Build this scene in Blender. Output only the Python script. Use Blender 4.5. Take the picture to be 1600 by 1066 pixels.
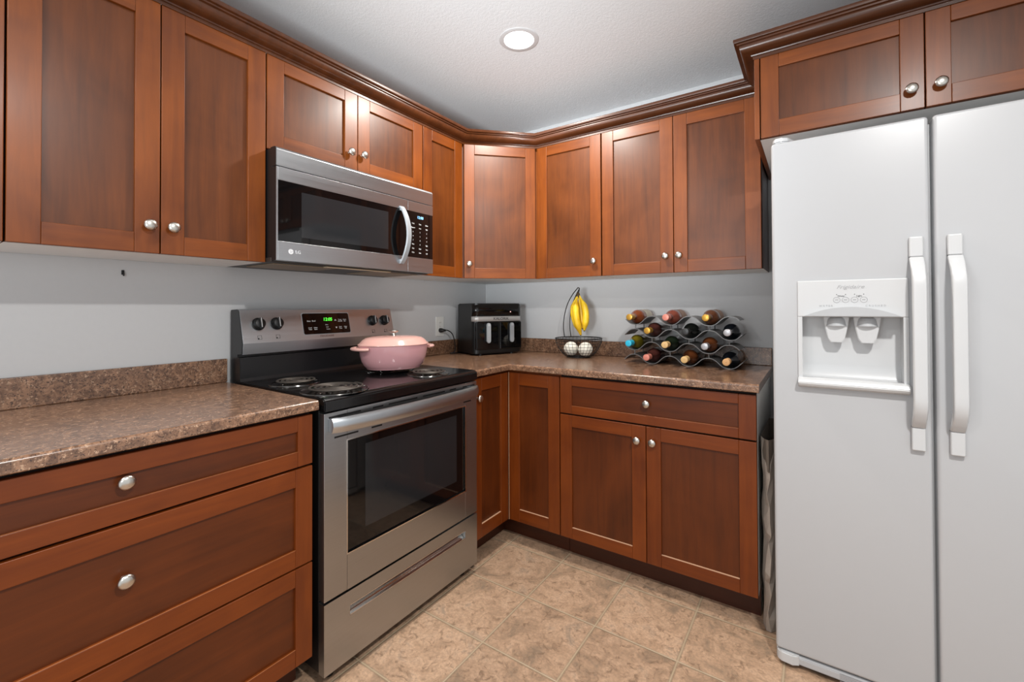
import bpy, bmesh, math, random
from mathutils import Vector, Matrix, noise
PI = math.pi
S = bpy.context.scene
for o in list(bpy.data.objects): bpy.data.objects.remove(o)
COL = S.collection

# ------------------------------------------------------------------ camera
cam = bpy.data.cameras.new('camera'); co = bpy.data.objects.new('camera', cam); COL.objects.link(co)
yaw, pitch, roll = 0.598, 0.0108, -0.004
f = Vector((-math.sin(yaw)*math.cos(pitch), math.cos(yaw)*math.cos(pitch), math.sin(pitch)))
r0 = Vector((math.cos(yaw), math.sin(yaw), 0)); u0 = r0.cross(f)
rr = math.cos(roll)*r0 + math.sin(roll)*u0; uu = -math.sin(roll)*r0 + math.cos(roll)*u0
M = Matrix((rr, uu, -f)).transposed().to_4x4(); M.translation = Vector((1.9304, -2.5054, 1.2017))
co.matrix_world = M
cam.sensor_width = 36; cam.lens = 691.9/1600*36; cam.shift_x = 0.0002; cam.shift_y = -59.65/1600
cam.clip_start = 0.02
S.camera = co

# ------------------------------------------------------------------ world, lights, exposure
W = bpy.data.worlds.new('world'); S.world = W; W.use_nodes = True
W.node_tree.nodes['Background'].inputs[0].default_value = (0.93, 0.97, 1.0, 1)
W.node_tree.nodes['Background'].inputs[1].default_value = 0.8
def area(name, loc, size, power, color=(1, 1, 1), target=None, shape='DISK', spread=PI):
    l = bpy.data.lights.new(name, 'AREA'); l.shape = shape; l.size = size; l.energy = power; l.color = color; l.spread = spread
    o = bpy.data.objects.new(name, l); COL.objects.link(o); o.location = loc
    if target: o.rotation_euler = (Vector(target)-Vector(loc)).to_track_quat('-Z', 'Y').to_euler()
    return o
CEIL = 2.38
area('recessed_lamp_light', (0.871, -0.886, CEIL-0.004), 0.13, 20, (1, .95, .88))
area('second_lamp_light', (2.40, -2.15, CEIL-0.004), 0.13, 42, (1, .98, .95))
area('unseen_fill_light', (0.9, -3.1, CEIL-0.004), 0.13, 16, (1, .98, .95))  # added unseen ceiling light, fill for floor, counter and walls
area('ceiling_fill_light', (1.45, -3.0, 1.35), 0.5, 7, (.92, .97, 1), (0.95, -1.5, 2.38))  # added unseen uplight that brightens the ceiling
area('corner_fill_light', (1.5, -3.3, 1.25), 0.4, 10, (.92, .97, 1), (0.84, -0.72, 2.18), spread=math.radians(54))  # added unseen beam towards the upper corner, stands in for bounced flash
S.view_settings.view_transform = 'Standard'; S.view_settings.look = 'None'
S.view_settings.gamma = 1; S.view_settings.use_curve_mapping = False
S.view_settings.exposure = 0.09

# ------------------------------------------------------------------ materials
def s2l(c): return tuple(((x/255)/12.92 if x/255 <= .04045 else ((x/255+.055)/1.055)**2.4) for x in c)+(1,)
class NT:
    def __init__(s, name):
        s.m = bpy.data.materials.new(name); s.m.use_nodes = True; s.t = s.m.node_tree
        s.b = s.t.nodes['Principled BSDF']
    def n(s, typ, **kw):
        x = s.t.nodes.new(typ)
        for k, v in kw.items():
            if k.startswith('i_'):
                key = k[2:]; key = int(key) if key.isdigit() else key
                s.set(x, key, v)
            else: setattr(x, k, v)
        return x
    def set(s, x, key, v):
        if isinstance(v, bpy.types.NodeSocket): s.t.links.new(v, x.inputs[key])
        else: x.inputs[key].default_value = v
    def math(s, op, a, b=0.0, c=0.0):
        x = s.n('ShaderNodeMath', operation=op); s.set(x, 0, a); s.set(x, 1, b); s.set(x, 2, c); return x.outputs[0]
    def mix(s, fac, a, b, bt='MIX'):
        x = s.n('ShaderNodeMix', data_type='RGBA', blend_type=bt); s.set(x, 0, fac); s.set(x, 6, a); s.set(x, 7, b); return x.outputs[2]
    def ramp(s, fac, stops):
        x = s.n('ShaderNodeValToRGB'); s.set(x, 0, fac); e = x.color_ramp.elements
        while len(e) < len(stops): e.new(.5)
        for el, (p, c) in zip(e, stops): el.position = p; el.color = c
        return x.outputs[0]
    def coord(s, scale=(1, 1, 1), rand=False, kind='Object'):
        tc = s.n('ShaderNodeTexCoord'); mp = s.n('ShaderNodeMapping'); s.set(mp, 0, tc.outputs[kind]); mp.inputs['Scale'].default_value = scale
        if rand:
            oi = s.n('ShaderNodeObjectInfo'); v = s.n('ShaderNodeVectorMath', operation='SCALE')
            cb = s.n('ShaderNodeCombineXYZ'); 
            for i in range(3): s.set(cb, i, oi.outputs['Random'])
            s.set(v, 0, cb.outputs[0]); s.set(v, 'Scale', 37.0); s.t.links.new(v.outputs[0], mp.inputs['Location'])
        return mp.outputs[0]
    def noise(s, vec, scale, detail=4, rough=.5, dist=0):
        x = s.n('ShaderNodeTexNoise'); s.set(x, 'Vector', vec); s.set(x, 'Scale', scale); s.set(x, 'Detail', detail)
        s.set(x, 'Roughness', rough); s.set(x, 'Distortion', dist); return x.outputs[0]
    def bump(s, h, strength=.2, dist=.001):
        x = s.n('ShaderNodeBump'); s.set(x, 'Height', h); s.set(x, 'Strength', strength); s.set(x, 'Distance', dist)
        s.t.links.new(x.outputs[0], s.b.inputs['Normal']); return x
    def P(s, **kw):
        for k, v in kw.items(): s.set(s.b, k.replace('_', ' '), v)
        return s.m
def plain(name, rgb, rough=.5, metal=0, var=.04, scale=30, bump=0, **kw):
    t = NT(name); v = t.coord(); nz = t.noise(v, scale, 3)
    c = s2l(rgb)
    lo = tuple(max(0, x*(1-var)) for x in c[:3])+(1,); hi = tuple(min(1, x*(1+var)) for x in c[:3])+(1,)
    t.P(Base_Color=t.mix(nz, lo, hi), Roughness=rough, Metallic=metal, **kw)
    if bump: t.bump(nz, bump, .001)
    return t.m
def wood(name, dark, light, axis='z', rough=.38, coat=.08):
    t = NT(name); sc = {'z': (22, 22, 1.6), 'x': (1.6, 22, 22)}[axis]
    v = t.coord(sc, rand=True); v2 = t.coord((1, 1, 1), rand=True)
    g = t.noise(v, 1.6, 6, .6, .6); g2 = t.noise(v, 7, 3, .6); m = t.noise(v2, 3.2, 3, .55, .8)
    fine = t.noise(v2, 160, 2)
    a = t.math('ADD', t.math('MULTIPLY', g, .5), t.math('MULTIPLY', m, .5))
    c = t.ramp(a, [(.32, s2l(dark)), (.66, s2l(light))])
    c = t.mix(t.math('MULTIPLY', g2, .25), c, s2l(tuple(x*.72 for x in dark)))
    t.P(Base_Color=c, Roughness=t.math('ADD', rough-.05, t.math('MULTIPLY', m, .12)))
    t.set(t.b, 'Specular IOR Level', .36); t.set(t.b, 'Coat Weight', coat); t.set(t.b, 'Coat Roughness', .22)
    t.bump(t.math('ADD', g2, t.math('MULTIPLY', fine, .5)), .05, .001)
    return t.m
WU = dict(dark=(92, 42, 8), light=(134, 68, 15))
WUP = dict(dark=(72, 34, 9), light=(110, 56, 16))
WB = dict(dark=(96, 40, 7), light=(128, 60, 12))
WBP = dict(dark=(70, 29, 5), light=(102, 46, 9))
wu_z, wu_x = wood('upper_wood_upright', axis='z', **WU), wood('upper_wood_level', axis='x', **WU)
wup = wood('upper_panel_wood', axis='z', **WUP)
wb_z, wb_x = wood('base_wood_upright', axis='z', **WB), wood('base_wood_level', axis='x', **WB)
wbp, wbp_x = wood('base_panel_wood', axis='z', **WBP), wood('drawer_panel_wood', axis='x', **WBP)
crown_m = wood('crown_wood', (54, 27, 12), (92, 49, 23), 'x', .36, .15)
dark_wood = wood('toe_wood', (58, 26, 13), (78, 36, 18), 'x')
lit_ledge_d = plain('lit_drawer_ledge', (166, 104, 62), .5)  # drawer ledge colour with the light it catches painted in
lit_bare_m = plain('lit_ledge_and_bare_edge', (188, 148, 118), .6)  # light painted on door ledges; also the bare pale door edge
gap_m = plain('dark_reveal', (30, 17, 12), .8)
melamine = plain('white_melamine', (234, 234, 232), .5)
nickel = plain('satin_nickel', (205, 200, 192), .28, 1)
wallm = plain('grey_wall_paint', (196, 197, 198), .75, 0, .02, 60, .15)
t = NT('ceiling_paint'); v = t.coord(); n1 = t.noise(v, 200, 3, .6); n2 = t.noise(v, 90, 2)
t.P(Base_Color=t.mix(n1, s2l((214, 217, 219)), s2l((226, 229, 231))), Roughness=.85); t.bump(t.math('ADD', n1, n2), .5, .002); ceilm = t.m
# laminate counter
t = NT('laminate_counter'); v = t.coord(); n1 = t.noise(v, 42, 5, .6, 1.2); n2 = t.noise(v, 120, 4, .7, .6); n3 = t.noise(v, 230, 2, .6)
c = t.ramp(n1, [(.34, s2l((92, 66, 50))), (.5, s2l((124, 92, 71))), (.64, s2l((150, 113, 87)))])
c = t.mix(t.ramp(n2, [(.57, (0, 0, 0, 1)), (.64, (.8, .8, .8, 1))]), c, s2l((190, 156, 128)))
c = t.mix(t.ramp(n3, [(.34, (1, 1, 1, 1)), (.44, (0, 0, 0, 1))]), c, s2l((58, 42, 35)))
t.P(Base_Color=c, Roughness=.27); t.set(t.b, 'Coat Weight', .35); t.set(t.b, 'Coat Roughness', .2); t.bump(n2, .06, .001); counter_m = t.m
# floor tiles
t = NT('floor_tiles'); tc = t.n('ShaderNodeTexCoord'); sp = t.n('ShaderNodeSeparateXYZ'); t.set(sp, 0, tc.outputs['Object'])
TS = .3004
fx = t.math('DIVIDE', t.math('SUBTRACT', sp.outputs[0], .6368-TS*10), TS); fy = t.math('DIVIDE', t.math('SUBTRACT', sp.outputs[1], -.6416-TS*30), TS)
def edge(q): return t.math('MULTIPLY', t.math('SUBTRACT', .5, t.math('ABSOLUTE', t.math('SUBTRACT', t.math('FRACT', q), .5))), TS)
e = t.math('MINIMUM', edge(fx), edge(fy))
grout = t.ramp(e, [(.0030, (1, 1, 1, 1)), (.0042, (0, 0, 0, 1))])
cell = t.n('ShaderNodeCombineXYZ'); t.set(cell, 0, t.math('FLOOR', fx)); t.set(cell, 1, t.math('FLOOR', fy))
wn = t.n('ShaderNodeTexWhiteNoise', noise_dimensions='3D'); t.set(wn, 0, cell.outputs[0])
off = t.n('ShaderNodeVectorMath', operation='MULTIPLY_ADD'); t.set(off, 0, wn.outputs[1]); off.inputs[1].default_value = (9, 9, 9); t.set(off, 2, tc.outputs['Object'])
n1 = t.noise(off.outputs[0], 8, 7, .68, .8); n2 = t.noise(off.outputs[0], 34, 5, .65, 1.2); n3 = t.noise(off.outputs[0], 120, 3, .6)
c = t.ramp(n1, [(.32, s2l((138, 118, 98))), (.46, s2l((182, 149, 121))), (.57, s2l((200, 166, 137))), (.70, s2l((148, 131, 114)))])
c = t.mix(t.ramp(n2, [(.34, (.8, .8, .8, 1)), (.47, (0, 0, 0, 1))]), c, s2l((124, 98, 76)))
c = t.mix(t.math('MULTIPLY', t.ramp(n3, [(.40, (0, 0, 0, 1)), (.62, (1, 1, 1, 1))]), .38), c, s2l((132, 110, 92)))
hs = t.n('ShaderNodeHueSaturation'); t.set(hs, 'Color', c); t.set(hs, 'Value', t.math('ADD', .9, t.math('MULTIPLY', wn.outputs[0], .16)))
rim = t.ramp(e, [(.0044, (1, 1, 1, 1)), (.0075, (0, 0, 0, 1))])
c = t.mix(t.math('MULTIPLY', rim, .45), hs.outputs[0], s2l((84, 66, 50)))
c = t.mix(grout, c, s2l((186, 166, 138)))
t.P(Base_Color=c, Roughness=.45)
hgt = t.math('SUBTRACT', t.math('MULTIPLY', n2, .3), t.math('MULTIPLY', grout, 1.2)); t.bump(hgt, .5, .003); floor_m = t.m
# brushed steel
def steel(name, rgb, rough, axis, met=1):
    t = NT(name); v = t.coord({'x': (1, 160, 160), 'z': (160, 160, 1)}[axis]); g = t.noise(v, 3, 4, .6)
    c = s2l(rgb); t.P(Base_Color=t.mix(g, tuple(x*.86 for x in c[:3])+(1,), c), Metallic=met, Roughness=t.math('ADD', rough-.06, t.math('MULTIPLY', g, .14)))
    t.set(t.b, 'Anisotropic', .55); t.bump(g, .06, .0005); return t.m
steel_m = steel('brushed_steel', (196, 200, 204), .3, 'x')
steel_d = steel('range_steel', (176, 178, 180), .3, 'x')
chrome = plain('chrome', (215, 212, 208), .1, 1)
black_gl = plain('black_enamel', (14, 14, 15), .12, 0, .02)
black_m = plain('black_plastic', (15, 15, 16), .42, 0, .03)
black_panel = plain('black_satin_panel', (24, 24, 26), .28)
glass_blk = plain('black_glass', (8, 8, 9), .04, 0, .0)
win_gl = plain('inner_window', (34, 35, 37), .08, 0, .1, 6)
coil_m = plain('coil_element', (74, 68, 63), .5, .6, .15, 40)
white_ap = plain('white_appliance', (180, 181, 183), .3, 0, .01, 400, .04)
white_pl = plain('white_plastic', (197, 198, 199), .32, 0, .01)
grey_pl = plain('grey_gasket', (150, 150, 154), .5)
lt_grey = plain('light_grey_print', (150, 150, 152), .5)
mid_grey = plain('grey_plastic', (176, 178, 180), .45)
pink = plain('pink_enamel', (196, 146, 150), .12, 0, .03, 6); pink.node_tree.nodes['Principled BSDF'].inputs['Coat Weight'].default_value = .5
pink_lid = plain('pale_pink_enamel', (214, 166, 156), .12, 0, .03, 6)
wire_m = plain('black_wire', (20, 19, 19), .4, .3)
silver_h = plain('silver_handle', (160, 164, 168), .35, .25)
white_mt = plain('print_white', (220, 220, 220), .5)
def emit(name, rgb, st):
    t = NT(name); t.P(Base_Color=s2l(rgb), Emission_Color=s2l(rgb)); t.set(t.b, 'Emission Strength', st); return t.m
green_led = emit('green_led', (90, 255, 70), 1.3); blue_led = emit('blue_led', (140, 205, 255), 1.0)
lens_m = emit('lamp_lens', (255, 250, 240), 6)
rack_m = plain('rack_steel', (120, 119, 118), .42, .7, .08, 8)
outlet_m = plain('outlet_white', (220, 220, 216), .4)

# ------------------------------------------------------------------ mesh helpers
class MB:
    def __init__(s): s.bm = bmesh.new(); s.mats = []
    def mi(s, m):
        if m not in s.mats: s.mats.append(m)
        return s.mats.index(m)
    def _fin(s, faces, m, smooth=False):
        i = s.mi(m)
        for f_ in faces: f_.material_index = i; f_.smooth = smooth
    def box(s, x0, x1, y0, y1, z0, z1, m, bev=0, seg=2, face_m=None):
        b = bmesh.new(); bmesh.ops.create_cube(b, size=1)
        for v_ in b.verts: v_.co = Vector(((x0+x1)/2+v_.co.x*(x1-x0), (y0+y1)/2+v_.co.y*(y1-y0), (z0+z1)/2+v_.co.z*(z1-z0)))
        if bev: bmesh.ops.bevel(b, geom=b.edges[:], offset=bev, segments=seg, affect='EDGES', profile=.5)
        s.add(b, m, smooth=bev > 0, face_m=face_m)
    def add(s, b, m, smooth=False, face_m=None):
        b.normal_update(); mp = {}
        for v_ in b.verts: mp[v_] = s.bm.verts.new(v_.co)
        i = s.mi(m)
        for f_ in b.faces:
            try: g = s.bm.faces.new([mp[v_] for v_ in f_.verts])
            except ValueError: continue
            g.material_index = i; g.smooth = smooth
            if face_m:
                for key, mm in face_m.items():
                    ax = 'xyz'.index(key[1]); sg = 1 if key[0] == '+' else -1
                    if f_.normal[ax]*sg > .9: g.material_index = s.mi(mm)
        b.free()
    def lathe(s, prof, m, axis='z', c=(0, 0, 0), n=32, sx=1, sy=1, smooth=True, caps=True):
        """prof: [(r, h)]; axis z up, or -y (h towards -y)"""
        rings = []
        for r_, h in prof:
            ring = []
            for k in range(n):
                a = 2*PI*k/n; x, y = r_*math.cos(a)*sx, r_*math.sin(a)*sy
                p = (x, y, h) if axis == 'z' else ((x, -h, y) if axis == '-y' else (x, h, y))
                ring.append(s.bm.verts.new(Vector(p)+Vector(c)))
            rings.append(ring)
        fs = []
        for a, b in zip(rings, rings[1:]):
            for k in range(n):
                fs.append(s.bm.faces.new((a[k], a[(k+1) % n], b[(k+1) % n], b[k])))
        if caps:
            for R_ in (rings[0][::-1], rings[-1]):
                fs.append(s.bm.faces.new(R_))
        s._fin(fs, m, smooth)
    def tube(s, pts, r, m, n=8, closed=False, flat=1.0, up=None, caps=True):
        pts = [Vector(p) for p in pts]; N = len(pts); rings = []
        rs = r if isinstance(r, (list, tuple)) else [r]*N
        t0 = (pts[1]-pts[0]).normalized(); ref = Vector(up) if up else (Vector((0, 0, 1)) if abs(t0.z) < .9 else Vector((1, 0, 0)))
        prev = (ref-t0*ref.dot(t0)).normalized()
        for i in range(N):
            if closed: tg = (pts[(i+1) % N]-pts[i-1]).normalized()
            else: tg = (pts[min(i+1, N-1)]-pts[max(i-1, 0)]).normalized()
            if up: prev = Vector(up)
            q = prev-tg*prev.dot(tg); q = q.normalized() if q.length > 1e-6 else tg.orthogonal().normalized(); prev = q
            w = tg.cross(q)
            rings.append([s.bm.verts.new(pts[i]+(q*math.cos(2*PI*k/n)*flat+w*math.sin(2*PI*k/n))*rs[i]) for k in range(n)])
        fs = []
        for i in range(N if closed else N-1):
            a, b = rings[i], rings[(i+1) % N]
            for k in range(n): fs.append(s.bm.faces.new((a[k], a[(k+1) % n], b[(k+1) % n], b[k])))
        if not closed and caps: fs += [s.bm.faces.new(rings[0][::-1]), s.bm.faces.new(rings[-1])]
        s._fin(fs, m, True)
    def prism(s, poly, x0, x1, m, axis='x', bev=0, smooth=False, face_m=None):
        """poly in the plane normal to axis: axis x -> (y,z); y -> (x,z); z -> (x,y)"""
        b = bmesh.new()
        def P3(p, t_): return {'x': (t_, p[0], p[1]), 'y': (p[0], t_, p[1]), 'z': (p[0], p[1], t_)}[axis]
        A = [b.verts.new(P3(p, x0)) for p in poly]; B = [b.verts.new(P3(p, x1)) for p in poly]; n = len(poly)
        b.faces.new(A); b.faces.new(B[::-1])
        for k in range(n): b.faces.new((A[k], B[k], B[(k+1) % n], A[(k+1) % n]))
        bmesh.ops.recalc_face_normals(b, faces=b.faces[:])
        if bev: bmesh.ops.bevel(b, geom=b.edges[:], offset=bev, segments=2, affect='EDGES')
        s.add(b, m, smooth=smooth or bev > 0, face_m=face_m)
    def sweep(s, prof, path, m):
        """profile [(out, z)] swept along a 2D path with mitred corners; out is to the right of travel"""
        P = [Vector(p) for p in path]; rows = []
        for i, p in enumerate(P):
            d1 = (P[i]-P[i-1]).normalized() if i else (P[1]-P[0]).normalized()
            d2 = (P[i+1]-P[i]).normalized() if i < len(P)-1 else d1
            n1, n2 = Vector((d1.y, -d1.x)), Vector((d2.y, -d2.x)); mt = (n1+n2); mt = mt/(1+n1.dot(n2))
            rows.append([s.bm.verts.new((p.x+mt.x*o_, p.y+mt.y*o_, z)) for o_, z in prof])
        fs = []
        for a, b in zip(rows, rows[1:]):
            for k in range(len(prof)-1): fs.append(s.bm.faces.new((a[k], a[k+1], b[k+1], b[k])))
        fs += [s.bm.faces.new(rows[0]), s.bm.faces.new(rows[-1][::-1])]
        s._fin(fs, m, False)
    def build(s, name, parent=None, auto=True, recalc=True):
        if recalc: bmesh.ops.recalc_face_normals(s.bm, faces=s.bm.faces[:])
        me = bpy.data.meshes.new(name); s.bm.to_mesh(me); s.bm.free()
        for m in s.mats: me.materials.append(m)
        o = bpy.data.objects.new(name, me); COL.objects.link(o)
        if parent: o.parent = parent
        if auto:
            me.set_sharp_from_angle(angle=math.radians(50))
            if any(p.use_smooth for p in me.polygons):
                w_ = o.modifiers.new('weighted', 'WEIGHTED_NORMAL'); w_.keep_sharp = True; w_.weight = 80
        return o
def tag(o, label, cat, group=None):
    o['label'] = label; o['category'] = cat
    if group: o['group'] = group
    return o
def thing(name, label, cat, loc=(0, 0, 0), rot=0, group=None):
    o = bpy.data.objects.new(name, None); COL.objects.link(o); o.empty_display_size = .05
    o.location = loc; o.rotation_euler = (0, 0, rot); return tag(o, label, cat, group)
def struct(o): o['kind'] = 'structure'; return o
def text(name, body, size, mat, parent, loc, rot=(PI/2, 0, 0), depth=.0004, sx=1, align='CENTER', shear=0):
    cu = bpy.data.curves.new(name, 'FONT'); cu.body = body; cu.size = size; cu.extrude = depth; cu.align_x = align; cu.align_y = 'CENTER'; cu.shear = shear
    cu.resolution_u = 3
    tmp = bpy.data.objects.new('tmp', cu); COL.objects.link(tmp)
    bpy.context.view_layer.update()
    me = bpy.data.meshes.new_from_object(tmp.evaluated_get(bpy.context.evaluated_depsgraph_get()))
    bpy.data.objects.remove(tmp); me.materials.clear(); me.materials.append(mat)
    o = bpy.data.objects.new(name, me); COL.objects.link(o); o.parent = parent; o.location = loc; o.rotation_euler = rot; o.scale = (sx, 1, 1)
    return o
def arc(c, r_, a0, a1, n): return [(c[0]+r_*math.cos(a0+(a1-a0)*k/n), c[1]+r_*math.sin(a0+(a1-a0)*k/n)) for k in range(n+1)]

# ------------------------------------------------------------------ room shell
RX, RY = 2.80, -5.2
b = MB(); b.box(-.12, 3.1, -3.3, .12, -.1, 0, floor_m); struct(b.build('floor'))
b = MB(); b.box(-.12, 4.6, RY, .12, CEIL, CEIL+.1, ceilm); struct(b.build('ceiling'))
b = MB(); b.box(-.12, 0, -3.3, .12, 0, CEIL, wallm); struct(b.build('wall_left'))
b = MB(); b.box(0, RX, 0, .12, 0, CEIL, wallm); struct(b.build('wall_back'))
b = MB(); b.box(RX, RX+.12, -1.0, .12, 0, CEIL, wallm); struct(b.build('wall_right'))

# recessed ceiling lamps
def downlight(x, y, label):
    o = thing('recessed_light', label, 'ceiling light', (x, y, CEIL), 0, 'recessed ceiling lamps')
    b = MB(); b.lathe([(.066, 0), (.066, -.0035), (.084, -.0035), (.088, 0)], white_pl, n=40, caps=False); b.build('trim_ring', o)
    b = MB(); b.lathe([(.066, -.0005), (.060, -.0022), (.03, -.0028), (.001, -.003)], lens_m, n=40); b.build('lens', o)
downlight(.871, -.886, 'round glowing recessed lamp in the ceiling, seen above the corner cabinets')

# ------------------------------------------------------------------ cabinets
def knob_mesh():
    b = MB(); b.lathe([(.008, 0), (.0065, .003), (.0055, .008), (.0065, .012), (.0135, .0145), (.0165, .0185), (.0158, .0225), (.011, .0255), (.004, .0268), (.0005, .027)], nickel, '-y', n=28)
    o = b.build('knob'); me = o.data; bpy.data.objects.remove(o); return me
KM = knob_mesh()
def add_knob(parent, x, y, z):
    o = bpy.data.objects.new('knob', KM); COL.objects.link(o); o.parent = parent; o.location = (x, y, z); return o
TH = .020
def add_front(root, name, x0, x1, z0, z1, front, st, rt, rb, mats, kn=None, sl=None, sr=None):
    """door or drawer front in the cabinet's frame; back face at y=-front. st stile width, rt/rb rails"""
    mv, mh, mp = mats; g = .0015; x0 += g; x1 -= g; z0 += g; z1 -= g; y1 = -front-.0008; y0 = -front-TH
    sl = st if sl is None else sl; sr = st if sr is None else sr
    b = MB()
    b.box(x0, x0+sl, y0, y1, z0, z1, mv, .0018); b.box(x1-sr, x1, y0, y1, z0, z1, mv, .0018)
    b.box(x0+sl, x1-sr, y0, y1, z1-rt, z1, mh, .0018); b.box(x0+sl, x1-sr, y0, y1, z0, z0+rb, mh, .0018)
    if mats is BM_: b.box(x0+sl, x1-sr, y0+.0006, y0+.0090, z0+rb, z0+rb+.0005, lit_bare_m)  # pale strip paints the light caught by the upward ledge
    elif mats is DM_: b.box(x0+sl, x1-sr, y0+.0006, y0+.0030, z0+rb, z0+rb+.0005, lit_ledge_d)  # narrower strip of painted light on drawer ledges
    o = b.build(name, root)
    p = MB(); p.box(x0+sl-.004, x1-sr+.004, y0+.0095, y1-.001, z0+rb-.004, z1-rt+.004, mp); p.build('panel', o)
    if kn: add_knob(o, kn[0], y0+.0004 if not (x0+sl < kn[0] < x1-sr and z0+rb < kn[1] < z1-rt) else y0+.0099, kn[1])
    return o
def carcass(root, w, d, z0, z1, side, bottom, front=None, name='cabinet_box', left=None, right=None, e=.0008):
    b = MB(); fm = {'-z': bottom}
    if left: fm['-x'] = left
    if right: fm['+x'] = right
    fm['-y'] = front or gap_m
    b.box(e, w-e, -d, -.002, z0, z1, side, face_m=fm); return b.build(name, root)
UZ0, UZ1 = 1.366, 2.127; UD = .292
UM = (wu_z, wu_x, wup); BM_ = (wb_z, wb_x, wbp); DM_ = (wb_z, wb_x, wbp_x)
L = PI/2   # rotation of things on the left wall: local x -> +y, local -y -> +x
def upper(label, loc, rot, w, doors, z0=UZ0, z1=UZ1, d=UD, st=.060, right=None, rb=.058, rt=.058, left=None):
    o = thing('upper_cabinet', label, 'cabinet', loc, rot)
    carcass(o, w, d, z0+.002, z1+.004, wu_z, melamine, left=left, right=right)
    for x0, x1, kn in doors: add_front(o, 'door', x0, x1, z0, z1, d, st, rt, rb, UM, kn)
    return o
upper('upper cabinet at the far left edge, cut off by the frame', (0, -2.93, 0), L, .617, [(0, .617, (.05, 1.447))])
upper('tall two-door upper cabinet above the left countertop', (0, -2.312, 0), L, .620, [(0, .310, (.281, 1.449)), (.310, .620, (.339, 1.449))])
upper('short two-door upper cabinet above the microwave', (0, -1.690, 0), L, .770, [(0, .385, (.344, 1.862)), (.385, .770, (.408, 1.866))], z0=1.778, st=.062, rb=.062, rt=.050)
upper('narrow upper cabinet between the microwave and the corner cabinet', (0, -.918, 0), L, .302, [(0, .302, None)], st=.062)
upper('single-door upper cabinet right of the corner cabinet', (.616, 0, 0), 0, .394, [(0, .392, (.352, 1.447))], st=.062)
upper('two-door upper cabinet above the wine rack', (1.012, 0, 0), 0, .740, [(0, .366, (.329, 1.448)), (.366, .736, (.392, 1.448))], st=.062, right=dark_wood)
# diagonal corner cabinet
o = thing('corner_upper_cabinet', 'diagonal single-door upper cabinet in the corner above the air fryer', 'cabinet', (0, 0, 0))
b = MB(); b.prism([(.002, -.002), (.612, -.002), (.612, -.284), (.284, -.612), (.002, -.612)], UZ0+.002, UZ1+.004, wu_z, 'z', face_m={'-z': melamine}); b.build('cabinet_box', o)
dl = math.hypot(.297, .297)
hold = bpy.data.objects.new('door', None)
o2 = add_front(o, 'door', -.2065, .2065, UZ0, UZ1, 0, .058, .058, .058, UM, (-.178, 1.447))
bpy.data.objects.remove(hold)
o2.rotation_euler = (0, 0, PI/4); o2.location = (.4483, -.4483, 0)
# over-fridge cabinet
FCX0, FCX1, FCZ = 1.757, 2.712, 1.822
o = thing('fridge_cabinet', 'deep two-door cabinet mounted over the white refrigerator', 'cabinet', (FCX0, 0, 0))
carcass(o, FCX1-FCX0, .618, FCZ+.002, UZ1+.004, wu_z, melamine)
b = MB(); b.box(-.001, .0155, -.640, -.003, FCZ, UZ1+.004, wu_z, .001); b.build('side_panel', o)
add_front(o, 'door', .017, .469, FCZ, UZ1, .618, .058, .052, .058, UM, (.435, 1.885))
add_front(o, 'door', .469, .925, FCZ, UZ1, .618, .058, .052, .058, UM, (.503, 1.887))

# crown mouldings
CP = [(.0003, 2.121), (.0018, 2.121), (.0022, 2.131), (.0065, 2.1325), (.008, 2.1365), (.014, 2.1375), (.022, 2.1385), (.031, 2.1415), (.0385, 2.1475), (.0425, 2.155), (.043, 2.162), (.0425, 2.1645), (.050, 2.166), (.0505, 2.171), (.059, 2.1725), (.061, 2.178), (.060, 2.186), (.0003, 2.186)]
b = MB(); b.sweep(CP, [(.3135, -2.93), (.3135, -.6122), (.6122, -.3135), (1.752, -.3135)], crown_m)
tag(b.build('crown_moulding'), 'long brown crown moulding running along the tops of the wall cabinets', 'moulding')
CP2 = [(p, z) for p, z in CP]
b = MB(); b.sweep(CP2, [(1.7545, -.376), (1.7545, -.6405), (FCX1, -.6405)], crown_m)
tag(b.build('crown_moulding'), 'brown crown moulding stepping out around the cabinet over the refrigerator', 'moulding')

# ---- base cabinets
BZ0, BZ1, BD = .116, .872, .608
o = thing('drawer_cabinet', 'three-drawer wooden base cabinet left of the stove', 'cabinet', (0, -2.622, 0), L)
w = .917; carcass(o, w, BD, BZ0, .8825, wb_z, wb_z)
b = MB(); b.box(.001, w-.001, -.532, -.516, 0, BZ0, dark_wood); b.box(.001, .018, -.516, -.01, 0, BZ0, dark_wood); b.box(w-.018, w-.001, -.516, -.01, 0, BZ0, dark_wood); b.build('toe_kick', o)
for z0, z1, kz, r_ in ((.716, BZ1, .807, .046), (.413, .712, .583, .053), (.114, .411, None, .053)):
    add_front(o, 'drawer', 0, w, z0, z1, BD, r_+.001, r_, r_, DM_, (.459, kz if kz else .27))
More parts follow.
